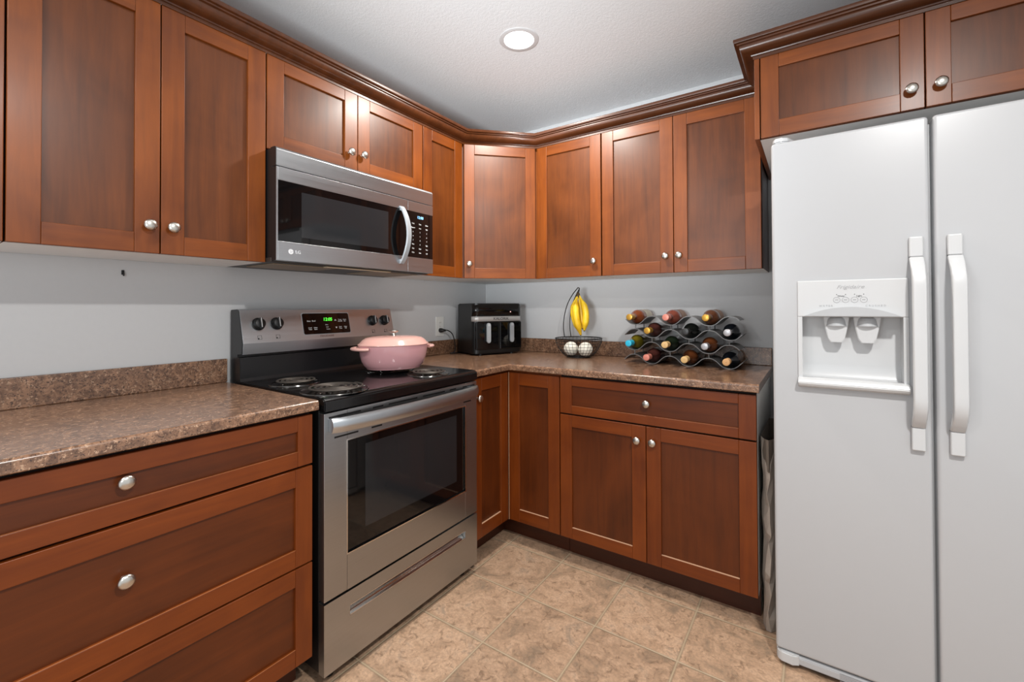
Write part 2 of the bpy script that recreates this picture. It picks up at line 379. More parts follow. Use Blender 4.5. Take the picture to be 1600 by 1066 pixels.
# corner base (two leaves)
o = thing('corner_base_cabinet', 'corner base cabinet with two doors meeting at a right angle', 'cabinet', (0, 0, 0))
b = MB(); b.prism([(.002, -.002), (.924, -.002), (.924, -BD), (BD, -BD), (BD, -.914), (.002, -.914)], BZ0, .8825, wb_z, 'z'); b.build('cabinet_box', o)
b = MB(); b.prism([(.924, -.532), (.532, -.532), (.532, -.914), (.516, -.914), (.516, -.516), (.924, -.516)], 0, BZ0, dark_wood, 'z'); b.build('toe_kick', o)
d1 = add_front(o, 'door', .6305, .924, BZ0, BZ1, BD, .062, .062, .062, BM_)
b = MB(); b.box(.6296, .6318, -.6296, -.6275, BZ0+.001, BZ1-.001, lit_bare_m); b.build('pale_door_edge', o)
d2 = add_front(o, 'door', -.914, -.6305, BZ0, BZ1, BD, .062, .062, .062, BM_, (-.882, .778)); d2.rotation_euler = (0, 0, L)
# right base cabinet
o = thing('base_cabinet', 'wooden base cabinet with wide drawer over two doors, below the wine rack', 'cabinet', (.926, 0, 0))
w = .826; carcass(o, w, BD, BZ0, .8825, wb_z, wb_z, right=melamine)
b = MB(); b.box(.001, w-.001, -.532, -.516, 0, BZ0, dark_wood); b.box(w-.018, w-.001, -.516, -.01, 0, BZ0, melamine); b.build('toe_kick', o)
add_front(o, 'drawer', 0, w, .700, BZ1, BD, .060, .038, .038, DM_, (.414, .790))
add_front(o, 'door', 0, .411, BZ0, .696, BD, .060, .055, .052, BM_, (.375, .632))
add_front(o, 'door', .411, w, BZ0, .696, BD, .060, .055, .052, BM_, (.441, .632))

# ---- countertops
CT, CF = .914, .648
def nose(front, zt, th, sgn=1):
    """section (out, z) from wall to rounded nose"""
    r_ = .009
    pts = [(.0015, zt-th), (front-.004, zt-th)]
    pts += [(front-.004+.004*math.sin(a), zt-th+.004-.004*math.cos(a)) for a in (PI/4, PI/2)]
    pts += [(front-r_+r_*math.cos(a), zt-r_+r_*math.sin(a)) for a in [k*PI/2/6 for k in range(7)]]
    pts += [(.0015, zt)]
    return pts
o = thing('countertop', 'brown speckled laminate countertop left of the stove', 'countertop', (0, -2.622, 0), L)
b = MB(); b.prism([(-p, z) for p, z in nose(CF, CT, .031)], 0, .924, counter_m, 'x', smooth=True); b.build('worktop', o)
b = MB(); b.box(0, .930, -.020, -.0015, CT, 1.005, counter_m, .003); b.build('backsplash', o)
o = thing('countertop', 'brown speckled L-shaped laminate countertop under the air fryer and wine rack', 'countertop', (0, 0, 0))
b = MB(); s_ = nose(CF, CT, .031)
P_ = [(.0015, -.9165), (.0015, -.0015), (1.762, -.0015)]
A_ = [[(.0015+0*0+p, -.9165, z) for p, z in s_], [(p, -p, z) for p, z in s_], [(1.762, -p, z) for p, z in s_]]
rows = [[b.bm.verts.new(q) for q in row] for row in A_]; fs = []
n_ = len(s_)
for a, c_ in zip(rows, rows[1:]):
    for k in range(n_): fs.append(b.bm.faces.new((a[k], a[(k+1) % n_], c_[(k+1) % n_], c_[k])))
fs += [b.bm.faces.new(rows[0]), b.bm.faces.new(rows[-1][::-1])]; b._fin(fs, counter_m, True)
b.build('worktop', o)
b = MB(); b.box(.0015, .020, -.9165, -.0015, CT, 1.0, counter_m, .003); b.box(.020, 1.762, -.020, -.0015, CT, 1.0, counter_m, .003); b.build('backsplash', o)

# ------------------------------------------------------------------ range (local x along +y world, -y -> +x world)
R = thing('range', 'freestanding stainless steel electric range with coil burners between the base cabinets', 'stove', (0, -1.303, 0), L)
HW = .381
b = MB(); b.box(-HW+.001, HW-.001, -.624, -.03, .045, .876, black_m, .002); b.build('oven_body', R)
b = MB()
b.prism([(-.058, .876), (-.058, .917), (-.640, .917), (-.652, .914), (-.660, .905), (-.660, .874), (-.62, .874)], -HW-.001, HW+.001, black_gl, 'x', bev=.003)
b.build('cooktop', R)
for x in (-.33, .33):
    for y in (-.60, -.10):
        b = MB(); b.lathe([(.016, 0), (.018, .004), (.018, .018), (.009, .02), (.009, .045)], black_m, c=(x, y, 0), n=16); b.build('foot', R)
# storage drawer
b = MB()
xs = [-HW, -.287, .300, HW]; zs = [.044, .186, .222, .268]
for i in range(3):
    for j in range(3):
        if (i, j) == (1, 1): continue
        b.box(xs[i], xs[i+1], -.655, -.626, zs[j], zs[j+1], steel_d)
bmesh.ops.remove_doubles(b.bm, verts=b.bm.verts[:], dist=1e-5)
b.box(-.287, .300, -.634, -.626, .186, .222, steel_d)
dr = b.build('storage_drawer', R)
b = MB(); b.prism([(-.6552, .2215), (-.653, .2215), (-.640, .2), (-.640, .187), (-.6552, .187), (-.6552, .1895), (-.644, .1895), (-.644, .2), (-.6552, .219)], -.286, .299, chrome, 'x'); b.build('recessed_grip', dr)
# oven door
DZ0, DZ1 = .276, .868
b = MB(); WX0, WX1, WZ0, WZ1 = -.297, .300, .396, .766
fm = steel_d
b.box(-HW, WX0, -.655, -.626, DZ0, DZ1, fm, .0015); b.box(WX1, HW, -.655, -.626, DZ0, DZ1, fm, .0015)
b.box(WX0, WX1, -.655, -.626, DZ0, WZ0, fm); b.box(WX0, WX1, -.655, -.626, WZ1, DZ1, fm)
D = b.build('oven_door', R)
b = MB(); b.box(WX0, WX1, -.649, -.630, WZ0, WZ1, glass_blk); wnd = b.build('oven_window', D)
b = MB(); b.box(WX0+.075, WX1-.05, -.6494, -.649, WZ0+.055, WZ1-.03, win_gl); b.build('inner_window', wnd)
b = MB()
for q in ((WX0-.004, WX0, WZ0-.004, WZ1+.004), (WX1, WX1+.004, WZ0-.004, WZ1+.004), (WX0, WX1, WZ0-.004, WZ0), (WX0, WX1, WZ1, WZ1+.004)):
    b.box(q[0], q[1], -.657, -.650, q[2], q[3], chrome)
b.build('window_trim', D)
for z, segs in ((.8535, [(-.365, -.245), (-.195, -.15), (-.125, .015), (.045, .17), (.2, .24), (.285, .365)]), (.786, [(-.345, -.255), (-.2, -.155), (.29, .34)])):
    for a, c_ in segs: b = MB(); b.box(a, c_, -.6558, -.6548, z-.0028, z+.0028, black_m); b.build('vent_slot', D)
pts = []; n_ = 28
b = MB(); rows = []
for i in range(n_+1):
    t_ = i/n_; x = -.366+.732*t_; bow = math.sin(PI*t_)**.55 if 0 < t_ < 1 else 0
    yo = -.672-.034*bow; hh = .0235+.002*bow; th = .013
    prof = [(yo+th*.9, -hh*.9), (yo+.002, -hh), (yo-.004, -hh*.75), (yo-.009, -hh*.1), (yo-.006, hh*.6), (yo, hh), (yo+th*.9, hh*.9)]
    rows.append([b.bm.verts.new((x, y, .829+z)) for y, z in prof])
fs = []
for a, c_ in zip(rows, rows[1:]):
    for k in range(7): fs.append(b.bm.faces.new((a[k], a[(k+1) % 7], c_[(k+1) % 7], c_[k])))
fs += [b.bm.faces.new(rows[0]), b.bm.faces.new(rows[-1][::-1])]; b._fin(fs, steel_m, True)
b.box(-.3655, -.335, -.674, -.654, .807, .851, steel_m, .003); b.box(.335, .3655, -.674, -.654, .807, .851, steel_m, .003)
b.build('oven_handle', D)
# backguard
b = MB()
b.prism([(-.012, .90), (-.012, 1.197), (-.060, 1.199), (-.078, 1.194), (-.1085, 1.066), (-.105, 1.026), (-.070, 1.022), (-.070, 1.012), (-.088, 1.010), (-.092, .928), (-.100, .912)], -HW+.006, HW-.008, black_panel, 'x', bev=.0015); BG = b.build('backguard', R)
def cf(t_, x, off=0):   # point on the slanted control face, t_ 0 top .. 1 bend
    y0, z0, y1, z1 = -.0785, 1.1935, -.1105, 1.066
    nx, nz = (z0-z1), -(y0-y1)   # outward normal (-y, +z)
    ln = math.hypot(nx, nz); return Vector((x, y0+(y1-y0)*t_-nx/ln*off, z0+(z1-z0)*t_+nz/ln*off*1))
TILT = math.atan2(.032, .1275)
b = MB()
b.prism([(-.0605, 1.200), (-.0790, 1.1955), (-.1115, 1.066), (-.1080, 1.023), (-.1050, 1.023), (-.108, 1.066), (-.077, 1.192), (-.0605, 1.197)], -HW+.008, HW-.010, steel_m, 'x', bev=.0006); CPn = b.build('control_face', BG)
def onface(name, mb_fn, x, t_, parent=CPn, off=.002, mat=None):
    p = cf(t_, x, off); b = MB(); mb_fn(b); o = b.build(name, parent); o.location = p; o.rotation_euler = (-TILT, 0, 0); return o
def rk(b):
    b.lathe([(.0255, 0), (.0255, .004), (.0215, .007), (.0205, .020), (.018, .023), (.001, .0235)], black_m, '-y', n=28)
    b.box(-.0055, .0055, -.030, -.018, -.021, .021, black_m, .002); b.box(-.0012, .0012, -.0304, -.0298, -.018, .020, white_mt)
for i, x in enumerate((-.309, -.236, .243, .318)): onface('burner_knob', rk, x, .42)
def pan(b):
    w_, h_ = .116, .047; r_ = .008
    def rp(w_, h_): return arc((w_-r_, h_-r_), r_, 0, PI/2, 5)+arc((-w_+r_, h_-r_), r_, PI/2, PI, 5)+arc((-w_+r_, -h_+r_), r_, PI, 1.5*PI, 5)+arc((w_-r_, -h_+r_), r_, 1.5*PI, 2*PI, 5)
    b.prism(rp(w_+.003, h_+.003), -.0006, .001, silver_h, 'y'); b.prism(rp(w_, h_), -.0016, .0005, glass_blk, 'y')
dp = onface('display_panel', pan, -.006, .47, off=.0008)
text('clock_digits', '12:05', .021, green_led, dp, (.004, -.0022, .018), shear=.15)
def bars(b, segs, h=.0022):
    for x, z, w_ in segs: b.box(x-w_/2, x+w_/2, -.0022, -.0015, z-h/2, z+h/2, white_mt)
for body, x, z, sz in (('Bake', -.088, .012, .0085), ('Broil', -.065, .012, .0085), ('Cook\nTime', -.086, -.022, .0075), ('Clean\nStart', -.060, -.022, .0075), ('Oven', -.004, -.007, .006), ('Lock', -.002, -.017, .006), ('Preheat', .002, -.027, .006),
                       ('Timer\nOn/Off', .067, .012, .0075), ('Clock\nSet', .092, .012, .0075), ('Start\nTime', .065, -.022, .0075), ('Clear\nOff', .092, -.022, .0075)):
    text('button_print', body, sz, white_mt, dp, (x, -.0022, z))
b = MB(); b.prism([(.038, .012), (.043, .018), (.048, .012), (.0465, .010), (.043, .0145), (.0395, .010)], -.0022, -.0015, white_mt, 'y'); b.build('up_arrow', dp); b = MB()
b.prism([(.039, -.018), (.049, -.018), (.044, -.026)], -.0022, -.0015, white_mt, 'y'); b.build('down_arrow', dp)
br_m = plain('brown_print', (92, 52, 44), .5)
p = cf(.905, -.014, .0012); text('brand_name', 'FRIGIDAIRE', .0125, br_m, CPn, p, (PI/2-TILT, 0, 0), sx=1.1)
for x in (-.309, -.236, .243, .318):
    p = cf(.80, x, .0012); text('burner_mark', '\u25A1', .016, black_m, CPn, p, (PI/2-TILT, 0, 0)) if False else None
    b = MB(); w_ = .008
    for q in ((-w_, w_, w_-.001, w_), (-w_, w_, -w_, -w_+.001), (-w_, -w_+.001, -w_, w_), (w_-.001, w_, -w_, w_)): b.box(q[0], q[1], -.0006, 0, q[2], q[3], black_m)
    b.box(-.0065, -.002, -.0006, 0, -.0065, -.002, black_m)
    o = b.build('burner_mark', CPn); o.location = cf(.84, x, .0012); o.rotation_euler = (-TILT, 0, 0)
# burners
bowl_m = plain('drip_bowl_chrome', (120, 118, 116), .16, 1)
def burner(x, y, r_, parent=R):
    o = MB(); o.lathe([(r_+.017, .9175), (r_+.016, .9200), (r_+.011, .9205), (r_+.006, .9172), (r_*.6, .9178), (.012, .9174)], bowl_m, c=(x, y, 0), n=48, caps=False)
    bo = o.build('drip_bowl', parent)
    c_ = MB(); turns = 4 if r_ > .085 else 3; N = turns*28; pts = []
    for i in range(N+1):
        t_ = i/N; a = 2*PI*turns*t_; q = .020+(r_-.024)*t_; pts.append((x+q*math.cos(a), y+q*math.sin(a), .9285))
    pts.append((x+r_*.99, y+.02, .9262)); c_.tube(pts, .0042, coil_m, 8, flat=.8)
    for k in range(3):
        a = PI/2+2*PI*k/3; c_.tube([(x+.012*math.cos(a), y+.012*math.sin(a), .9235), (x+(r_+.004)*math.cos(a), y+(r_+.004)*math.sin(a), .9235)], .0016, chrome, 6)
    c_.lathe([(.014, .921), (.014, .930), (.001, .9305)], coil_m, c=(x, y, 0), n=20)
    c_.build('coil_element', bo)
BLX, BRX = -1.572+1.303, -1.128+1.303
burner(BLX, -.545, .097); burner(BLX+.0, -.290, .074); burner(BRX, -.552, .074); burner(BRX, -.300, .097)

# ------------------------------------------------------------------ microwave
MW = thing('microwave', 'stainless steel over-the-range microwave mounted under the short cabinet', 'microwave', (0, -1.3055, 0), L)
HW = .3858; MZ0, MZ1 = 1.372, 1.776
b = MB(); b.box(-HW+.002, HW-.002, -.346, -.003, MZ0+.012, MZ1-.001, black_m, .002); b.build('housing', MW)
b = MB(); b.box(-HW, HW, -.344, -.006, MZ0-.004, MZ0+.012, plain('dark_underside', (62, 55, 50), .45, .5), .002)
U_ = b.build('underside_plate', MW)
flt = plain('grease_filter', (150, 132, 112), .5, .6, .3, 300, .5)
for x in (-.225, .225):
    b = MB(); b.box(x-.13, x+.13, -.30, -.10, MZ0-.0075, MZ0-.0038, flt, .001); b.build('grease_filter', U_)
b = MB(); b.box(-.16, .16, -.338, -.308, MZ0-.0075, MZ0-.0038, plain('lamp_cover', (190, 170, 140), .3, .2), .002); b.build('lamp_cover', U_)
VZ = 1.704
b = MB(); b.prism([(-.34, VZ+.0015), (-.380, VZ+.0015), (-.380, MZ1-.012), (-.374, MZ1-.003), (-.362, MZ1), (-.34, MZ1)], -HW, HW, steel_m, 'x', bev=.0012, face_m={'-x': black_m, '+x': black_m}); b.build('top_trim', MW)
b = MB(); WX0, WX1, WZ0, WZ1 = -.3795, .220, 1.440, 1.656; DX = .222
b.box(-HW, WX0, -.380, -.3786, MZ0, VZ-.0015, steel_m); b.box(-HW, WX0, -.3785, -.349, MZ0, VZ-.0015, black_m); b.box(WX0, DX, -.380, -.348, MZ0, WZ0, steel_m, .0008); b.box(WX0, DX, -.380, -.348, WZ1, VZ-.0015, steel_m, .0008)
D = b.build('door', MW)
b = MB(); b.box(WX0, DX, -.3785, -.350, WZ0, WZ1, glass_blk); wn_ = b.build('door_glass', D)
b = MB(); b.box(-.292, .110, -.3790, -.3785, 1.462, 1.628, win_gl); b.build('inner_window', wn_)
b = MB(); pts = []; N = 20
for i in range(N+1):
    t_ = i/N; z = 1.404+.262*t_; yo = -.386-.050*math.sin(PI*t_)**.8; pts.append((yo, z))
rows = []
for i, (y, z) in enumerate(pts):
    rows.append([b.bm.verts.new(q) for q in ((.170, y+.006, z), (.173, y, z), (.194, y, z), (.197, y+.006, z), (.194, y+.011, z), (.173, y+.011, z))])
fs = []
for a, c_ in zip(rows, rows[1:]):
    for k in range(6): fs.append(b.bm.faces.new((a[k], a[(k+1) % 6], c_[(k+1) % 6], c_[k])))
fs += [b.bm.faces.new(rows[0]), b.bm.faces.new(rows[-1][::-1])]; b._fin(fs, silver_h, True)
b.box(.173, .194, -.388, -.3795, 1.404, 1.424, silver_h, .002); b.box(.173, .194, -.388, -.3795, 1.646, 1.666, silver_h, .002)
b.build('door_handle', D)
b = MB(); b.box(DX+.002, HW, -.380, -.348, MZ0, WZ0, steel_m, .0008); b.box(DX+.002, HW, -.380, -.348, WZ1, VZ-.0015, steel_m, .0008); b.box(DX+.002, HW-.001, -.3790, -.350, WZ0, WZ1, glass_blk)
CPm = b.build('control_panel', MW)
text('clock_digits', '12:08', .018, blue_led, CPm, (.302, -.3795, 1.632))
for j, row in enumerate((('Cook', 'Time', 'Soften'), ('Popcorn', 'Auto', 'Melt'), ('1', '2', '3'), ('4', '5', '6'), ('7', '8', '9'), ('Vent', '0', 'Light'), ('Stop', 'Clear', 'Turn'), ('Hi/Lo', 'Start', '+30'))):
    for i, body in enumerate(row): text('key_print', body, .0085, white_mt, CPm, (.256+i*.044, -.3795, 1.600-j*.0195), sx=.8)
logo_g = plain('logo_pale_grey', (205, 205, 207), .4); b = MB(); b.lathe([(.0092, 0), (.0092, .0006)], logo_g, '-y', n=24); b.box(-.0022, -.0010, -.0009, -.0006, -.0045, .0048, silver_h); b.box(-.0022, .0020, -.0009, -.0006, -.0045, -.0034, silver_h); b.box(.0015, .0080, -.0009, -.0006, -.0005, .0006, silver_h); lg = b.build('logo_disc', D); lg.location = (-.333, -.3802, 1.406)
text('logo_letters', 'LG', .0165, logo_g, D, (-.306, -.3806, 1.406))

# ------------------------------------------------------------------ refrigerator
FX0, FX1, FZ = 1.815, 2.722, 1.757
F = thing('refrigerator', 'white side-by-side refrigerator with ice and water dispenser', 'refrigerator', ((FX0+FX1)/2, 0, 0)); fx = (FX0+FX1)/2
b = MB(); b.box(FX0-fx+.004, FX1-fx-.004, -.690, -.03, .025, 1.742, white_ap, .004); b.build('body', F)
b = MB()
for x in (-.4, .4):
    for y in (-.62, -.1): b.lathe([(.02, 0), (.02, .026)], grey_pl, c=(x, y, 0), n=16)
b.build('roller', F)
b = MB(); b.prism([(-.66, .012), (-.745, .012), (-.757, .020), (-.757, .040), (-.748, .046), (-.66, .046)], FX0-fx+.012, FX1-fx-.012, white_ap, 'x', bev=.002)
for k in range(6): b.box(-.28, .28, -.7578, -.757, .016+k*.0045, .0175+k*.0045, grey_pl)
b.build('base_grille', F)
b = MB(); b.prism([(-.452, -.690), (-.452, -.752), (-.440, -.764), (-.405, -.768), (-.385, -.756), (-.375, -.690)], .014, .049, white_pl, 'z', bev=.004); b.build('bottom_hinge_cover', F)
SX = 2.2165-fx
DX0, DX1, DZ0_, DZ1_ = 1.887-fx, 2.163-fx, .940, 1.285      # dispenser opening in the door
def door_slab(x0, x1, hole=None):
    b = MB(); y0, y1, z0, z1 = -.760, -.697, .052, FZ
    if not hole: b.box(x0, x1, y0, y1, z0, z1, white_ap, .010, 4); return b
    hx0, hx1, hz0, hz1 = hole
    # front skin as a ring of quads with rounded outer edge made from bevelled frame pieces
    bb = bmesh.new(); bmesh.ops.create_cube(bb, size=1)
    for v_ in bb.verts: v_.co = Vector(((x0+x1)/2+v_.co.x*(x1-x0), (y0+y1)/2+v_.co.y*(y1-y0), (z0+z1)/2+v_.co.z*(z1-z0)))
    bmesh.ops.bevel(bb, geom=bb.edges[:], offset=.010, segments=4, affect='EDGES', profile=.5)
    ff = min(bb.faces, key=lambda q: q.calc_center_median().y if q.calc_area() > .1 else 9)
    bb.faces.ensure_lookup_table(); vs = [v_ for v_ in ff.verts]; bb.faces.remove(ff)
    hole_v = [bb.verts.new((x, y0, z)) for x, z in ((hx0, hz0), (hx1, hz0), (hx1, hz1), (hx0, hz1))]
    def near(h): return min(vs, key=lambda q: (q.co-h.co).length)
    order = [min(vs, key=lambda q, sx=sx, sz=sz: -(sx*q.co.x+sz*q.co.z)) for sx, sz in ((-1, -1), (1, -1), (1, 1), (-1, 1))]
    for k in range(4): bb.faces.new((order[k], order[(k+1) % 4], hole_v[(k+1) % 4], hole_v[k]))
    bmesh.ops.recalc_face_normals(bb, faces=bb.faces[:])
    b.add(bb, white_ap, smooth=True); return b
FD = door_slab(FX0-fx, SX-.0045, (DX0+.012, DX1-.012, .962, 1.170)).build('freezer_door', F)
RD = door_slab(SX+.0045, FX1-fx).build('fridge_door', F)
b = MB(); b.box(FX0-fx+.02, SX-.012, -.697, -.6905, .06, .93, grey_pl); b.box(FX0-fx+.02, SX-.012, -.697, -.6905, 1.2, 1.74, grey_pl); b.box(SX-.010, SX+.010, -.728, -.6905, .06, 1.74, mid_grey); b.box(SX+.012, FX1-fx-.02, -.697, -.690, .06, 1.74, grey_pl); b.build('door_gasket', F)
b = MB()
for x0 in (FX0-fx, FX1-fx-.07):
    b.prism([(x0+.004, -.74), (x0+.012, -.752), (x0+.03, -.755), (x0+.05, -.745), (x0+.068, -.70), (x0+.068, -.66), (x0+.004, -.66)], 1.758, 1.775, white_pl, 'z', bev=.004)
b.build('hinge_cover', F)
# handles
def handle(parent, xc):
    b = MB(); y0 = -.7595; w_ = .0155
    zt, zb = 1.405, .780; z1, z0 = 1.345, .848
    b.box(xc-w_, xc+w_, y0-.016, y0, z1, zt, white_pl, .004, 3); b.box(xc-w_, xc+w_, y0-.016, y0, zb, z0, white_pl, .004, 3)
    N = 24; rows = []
    for i in range(N+1):
        t_ = i/N; z = z0+(z1-z0)*t_; q = min(1, min(t_, 1-t_)/.16); q = math.sin(q*PI/2)
        yo = y0-.018-.044*q; th = .012
        rows.append([b.bm.verts.new(p) for p in ((xc-w_, yo+.004, z), (xc-w_+.004, yo, z), (xc+w_-.004, yo-0, z), (xc+w_, yo+.004, z), (xc+w_, yo+th+.004, z), (xc-w_, yo+th+.004, z))])
    fs = []
    for a, c_ in zip(rows, rows[1:]):
        for k in range(6): fs.append(b.bm.faces.new((a[k], a[(k+1) % 6], c_[(k+1) % 6], c_[k])))
    fs += [b.bm.faces.new(rows[0]), b.bm.faces.new(rows[-1][::-1])]; b._fin(fs, white_pl, True)
    o = b.build('door_handle', parent)
    b = MB(); b.box(xc-w_, xc+w_, y0-.0165, y0-.001, z1-.0016, z1, grey_pl); b.box(xc-w_, xc+w_, y0-.0165, y0-.001, z0, z0+.0016, grey_pl); b.build('seam', o)
handle(FD, 2.178-fx+.002); handle(RD, 2.262-fx)
# dispenser
DSP = MB()
yf = -.7605
DSP.box(DX0, DX1, yf-.006, yf, 1.168, DZ1_, white_pl, .003, 3)
DSP.box(DX0, DX0+.013, yf-.006, yf, DZ0_+.01, 1.168, white_pl, .002); DSP.box(DX1-.013, DX1, yf-.006, yf, DZ0_+.01, 1.168, white_pl, .002)
DS = DSP.build('dispenser_panel', FD)
b = MB(); xa, xb, za, zb = DX0+.012, DX1-.012, .962, 1.170; sec = [(-.7602, za), (-.722, za), (-.708, za+.014), (-.701, za+.05), (-.701, zb-.02), (-.7015, zb), (-.7602, zb)]
q1 = [b.bm.verts.new((xa, y, z)) for y, z in sec]; q2 = [b.bm.verts.new((xb, y, z)) for y, z in sec]
fs = [b.bm.faces.new((q1[k], q1[k+1], q2[k+1], q2[k])) for k in range(len(sec)-1)]+[b.bm.faces.new(q1), b.bm.faces.new(q2[::-1])]
b._fin(fs, white_pl, True); b.build('dispenser_recess', DS, recalc=False)
b = MB(); N = 14; lo = []; hi = []
for i in range(N+1):
    t_ = -1+2*i/N; x = (DX0+DX1)/2+t_*.122; lo.append((x, 1.170)); hi.append((x, 1.170+.030*(1-t_*t_)))
b.prism(lo+hi[::-1][1:-1], yf-.022, yf-.004, mid_grey, 'y', bev=.001); b.build('hood', DS)
b = MB(); b.prism([(-.702, .962), (-.702, .966), (-.762, .972), (-.784, .966), (-.790, .955), (-.784, .944), (-.766, .938), (-.7608, .938), (-.7608, .962)], DX0, DX1, white_pl, 'x', bev=.002); b.build('drip_tray', DS)
def paddle(x):
    b = MB(); b.prism([(x-.034, 1.168), (x+.034, 1.168), (x+.030, 1.138), (x+.022, 1.098), (x+.014, 1.085), (x-.014, 1.085), (x-.022, 1.098), (x-.030, 1.138)], -.742, -.734, white_pl, 'y', bev=.002)
    b.lathe([(.030, 0), (.026, .022), (.018, .03)], mid_grey, c=(x, -.728, 1.139), n=20); b.build('dispenser_paddle', DS)
paddle(1.985-fx+.005); paddle(2.068-fx)
zc = 1.222
faint = plain('faint_grey_print', (158, 158, 160), .5)
for k in range(4):
    x = (DX0+DX1)/2+(-1.5+k)*.0225
    b = MB(); b.lathe([(.0082, 0), (.0092, 0), (.0092, .0008), (.0082, .0008)], lt_grey, '-y', c=(x, yf-.0058, zc), n=24, caps=False); b.box(x-.004, x+.004, yf-.0066, yf-.0058, zc-.001, zc+.001, lt_grey)
    b.lathe([(.0012, 0), (.0012, .0008)], black_m, '-y', c=(x, yf-.0058, zc+.017), n=10); b.build('dispenser_button', DS)
text('brand_script', 'Frigidaire', .0160, faint, DS, ((DX0+DX1)/2, yf-.0062, 1.262), shear=.4, sx=1.15)
text('button_print', 'Water', .007, black_m, DS, ((DX0+DX1)/2-.0225, yf-.0062, 1.234)); text('button_print', 'Light', .007, black_m, DS, ((DX0+DX1)/2+.0225, yf-.0062, 1.234))
text('panel_print', 'W A T E R', .0080, faint, DS, ((DX0+DX1)/2-.062, yf-.0062, 1.203)); text('panel_print', 'C R U S H E D', .0080, faint, DS, ((DX0+DX1)/2+.062, yf-.0062, 1.203))

# ------------------------------------------------------------------ dutch oven
po = thing('dutch_oven', 'pink oval enamelled dutch oven with lid on the rear right burner', 'pot', (.362, -1.150, .9336), math.atan2(.428, .131))
A, B = .156, .126
def oval(b, prof, m, caps=True): b.lathe(prof, m, n=56, sx=1, sy=1, caps=caps)
b = MB(); rows = []
prof = [(.73, 0), (.775, .0015), (.79, .006), (.80, .007), (.865, .018), (.92, .036), (.96, .058), (.985, .080), (1, .100), (1, .104), (.97, .104), (.95, .09), (.9, .04), (.6, .012), (.01, .01)]
n_ = 56
def ovl(b, prof, m, a=A, bb=B):
    b.lathe([(r_*1.0, h) for r_, h in prof], m, n=n_, sx=a, sy=bb)
ovl(b, prof, pink)
for z in (.012, .016): pass
b.build('pot_body', po)
b = MB(); ovl(b, [(1.015, .1045), (1.025, .106), (1.02, .110), (.97, .114), (.9, .127), (.8, .136), (.62, .141), (.35, .143), (.1, .144), (.005, .144)], pink_lid); lid = b.build('lid', po)
b = MB(); b.lathe([(.010, .143), (.008, .148), (.008, .156), (.018, .161), (.021, .164), (.019, .168), (.001, .170)], nickel, n=28); b.build('lid_knob', lid)
for sgn in (-1, 1):
    b = MB(); pts = [(sgn*(A-.014+.040*math.sin(a)), .062*math.cos(a), .092) for a in [k*PI/16 for k in range(17)]]
    b.tube(pts, [.010]*17, pink_lid, 10, flat=.7, up=(0, 0, 1))
    b.tube([(sgn*(A-.012), .05, .092), (sgn*(A+.006), 0, .092), (sgn*(A-.012), -.05, .092)], .012, pink_lid, 8, flat=.5, up=(0, 0, 1))
    b.build('handle', po)

# ------------------------------------------------------------------ air fryer
th_ = math.radians(24)
AF = thing('air_fryer', 'black two-basket air fryer standing in the countertop corner', 'air fryer', (.221, -.254, CT), PI/2-th_)
w_, d_, h_ = .170, .125, .314
def rrect(w_, d_, r_, n=6): return arc((w_-r_, d_-r_), r_, 0, PI/2, n)+arc((-w_+r_, d_-r_), r_, PI/2, PI, n)+arc((-w_+r_, -d_+r_), r_, PI, 1.5*PI, n)+arc((w_-r_, -d_+r_), r_, 1.5*PI, 2*PI, n)
b = MB(); b.prism(rrect(w_, d_, .035), .010, h_, plain('fryer_black', (13, 13, 14), .3), 'z', bev=.006)
for x in (-.11, .11):
    for y in (-.09, .09): b.lathe([(.012, 0), (.012, .011)], black_m, c=(x, y, 0), n=12)
b.build('housing', AF)
def band(z0, z1, m, off, nm, parent=AF, xa=-1, xb=1):
    b = MB(); pts = arc((w_-.035, -d_+.035), .035+off, PI*2, 1.5*PI, 8)+arc((-w_+.035, -d_+.035), .035+off, 1.5*PI, PI, 8)
    rows = [[b.bm.verts.new((x, y, z)) for z in (z0, z1)] for x, y in pts]
    fs = [b.bm.faces.new((a[0], a[1], c_[1], c_[0])) for a, c_ in zip(rows, rows[1:])]
    for f_ in fs: f_.material_index = b.mi(m); f_.smooth = True
    o = b.build(nm, parent); md = o.modifiers.new('solid', 'SOLIDIFY'); md.thickness = .0016; md.offset = 0; return o
band(.205, .235, plain('silver_band', (188, 186, 184), .38, .45), .0012, 'chrome_band'); band(.238, .305, glass_blk, .001, 'control_glass')
for x in (-.080, .084):
    b = MB(); b.box(x-.078, x+.078, -d_-.004, -d_+.03, .034, .202, glass_blk, .006, 3); dr = b.build('drawer', AF)
    b = MB(); b.prism([(p, q) for p, q in (arc((x, .183), .0135, 0, PI, 8)+arc((x, .088), .0135, PI, 2*PI, 8))], -d_-.022, -d_-.008, silver_h, 'y', bev=.002)
    b.box(x-.006, x+.006, -d_-.010, -d_-.002, .16, .19, silver_h); b.box(x-.006, x+.006, -d_-.010, -d_-.002, .085, .11, silver_h)
    b.lathe([(.0065, .0215), (.0075, .0228), (.001, .0232)], mid_grey, '-y', c=(x, -d_, .184), n=16); b.build('drawer_handle', dr)
text('brand_name', 'KALORIK', .023, black_m, AF, (.015, -d_-.0030, .220), sx=1.15)
b = MB(); b.lathe([(.003, 0), (.003, .001)], emit('tiny_led', (255, 190, 180), 2), '-y', c=(.082, -d_-.0018, .262), n=10); b.build('power_light', AF)
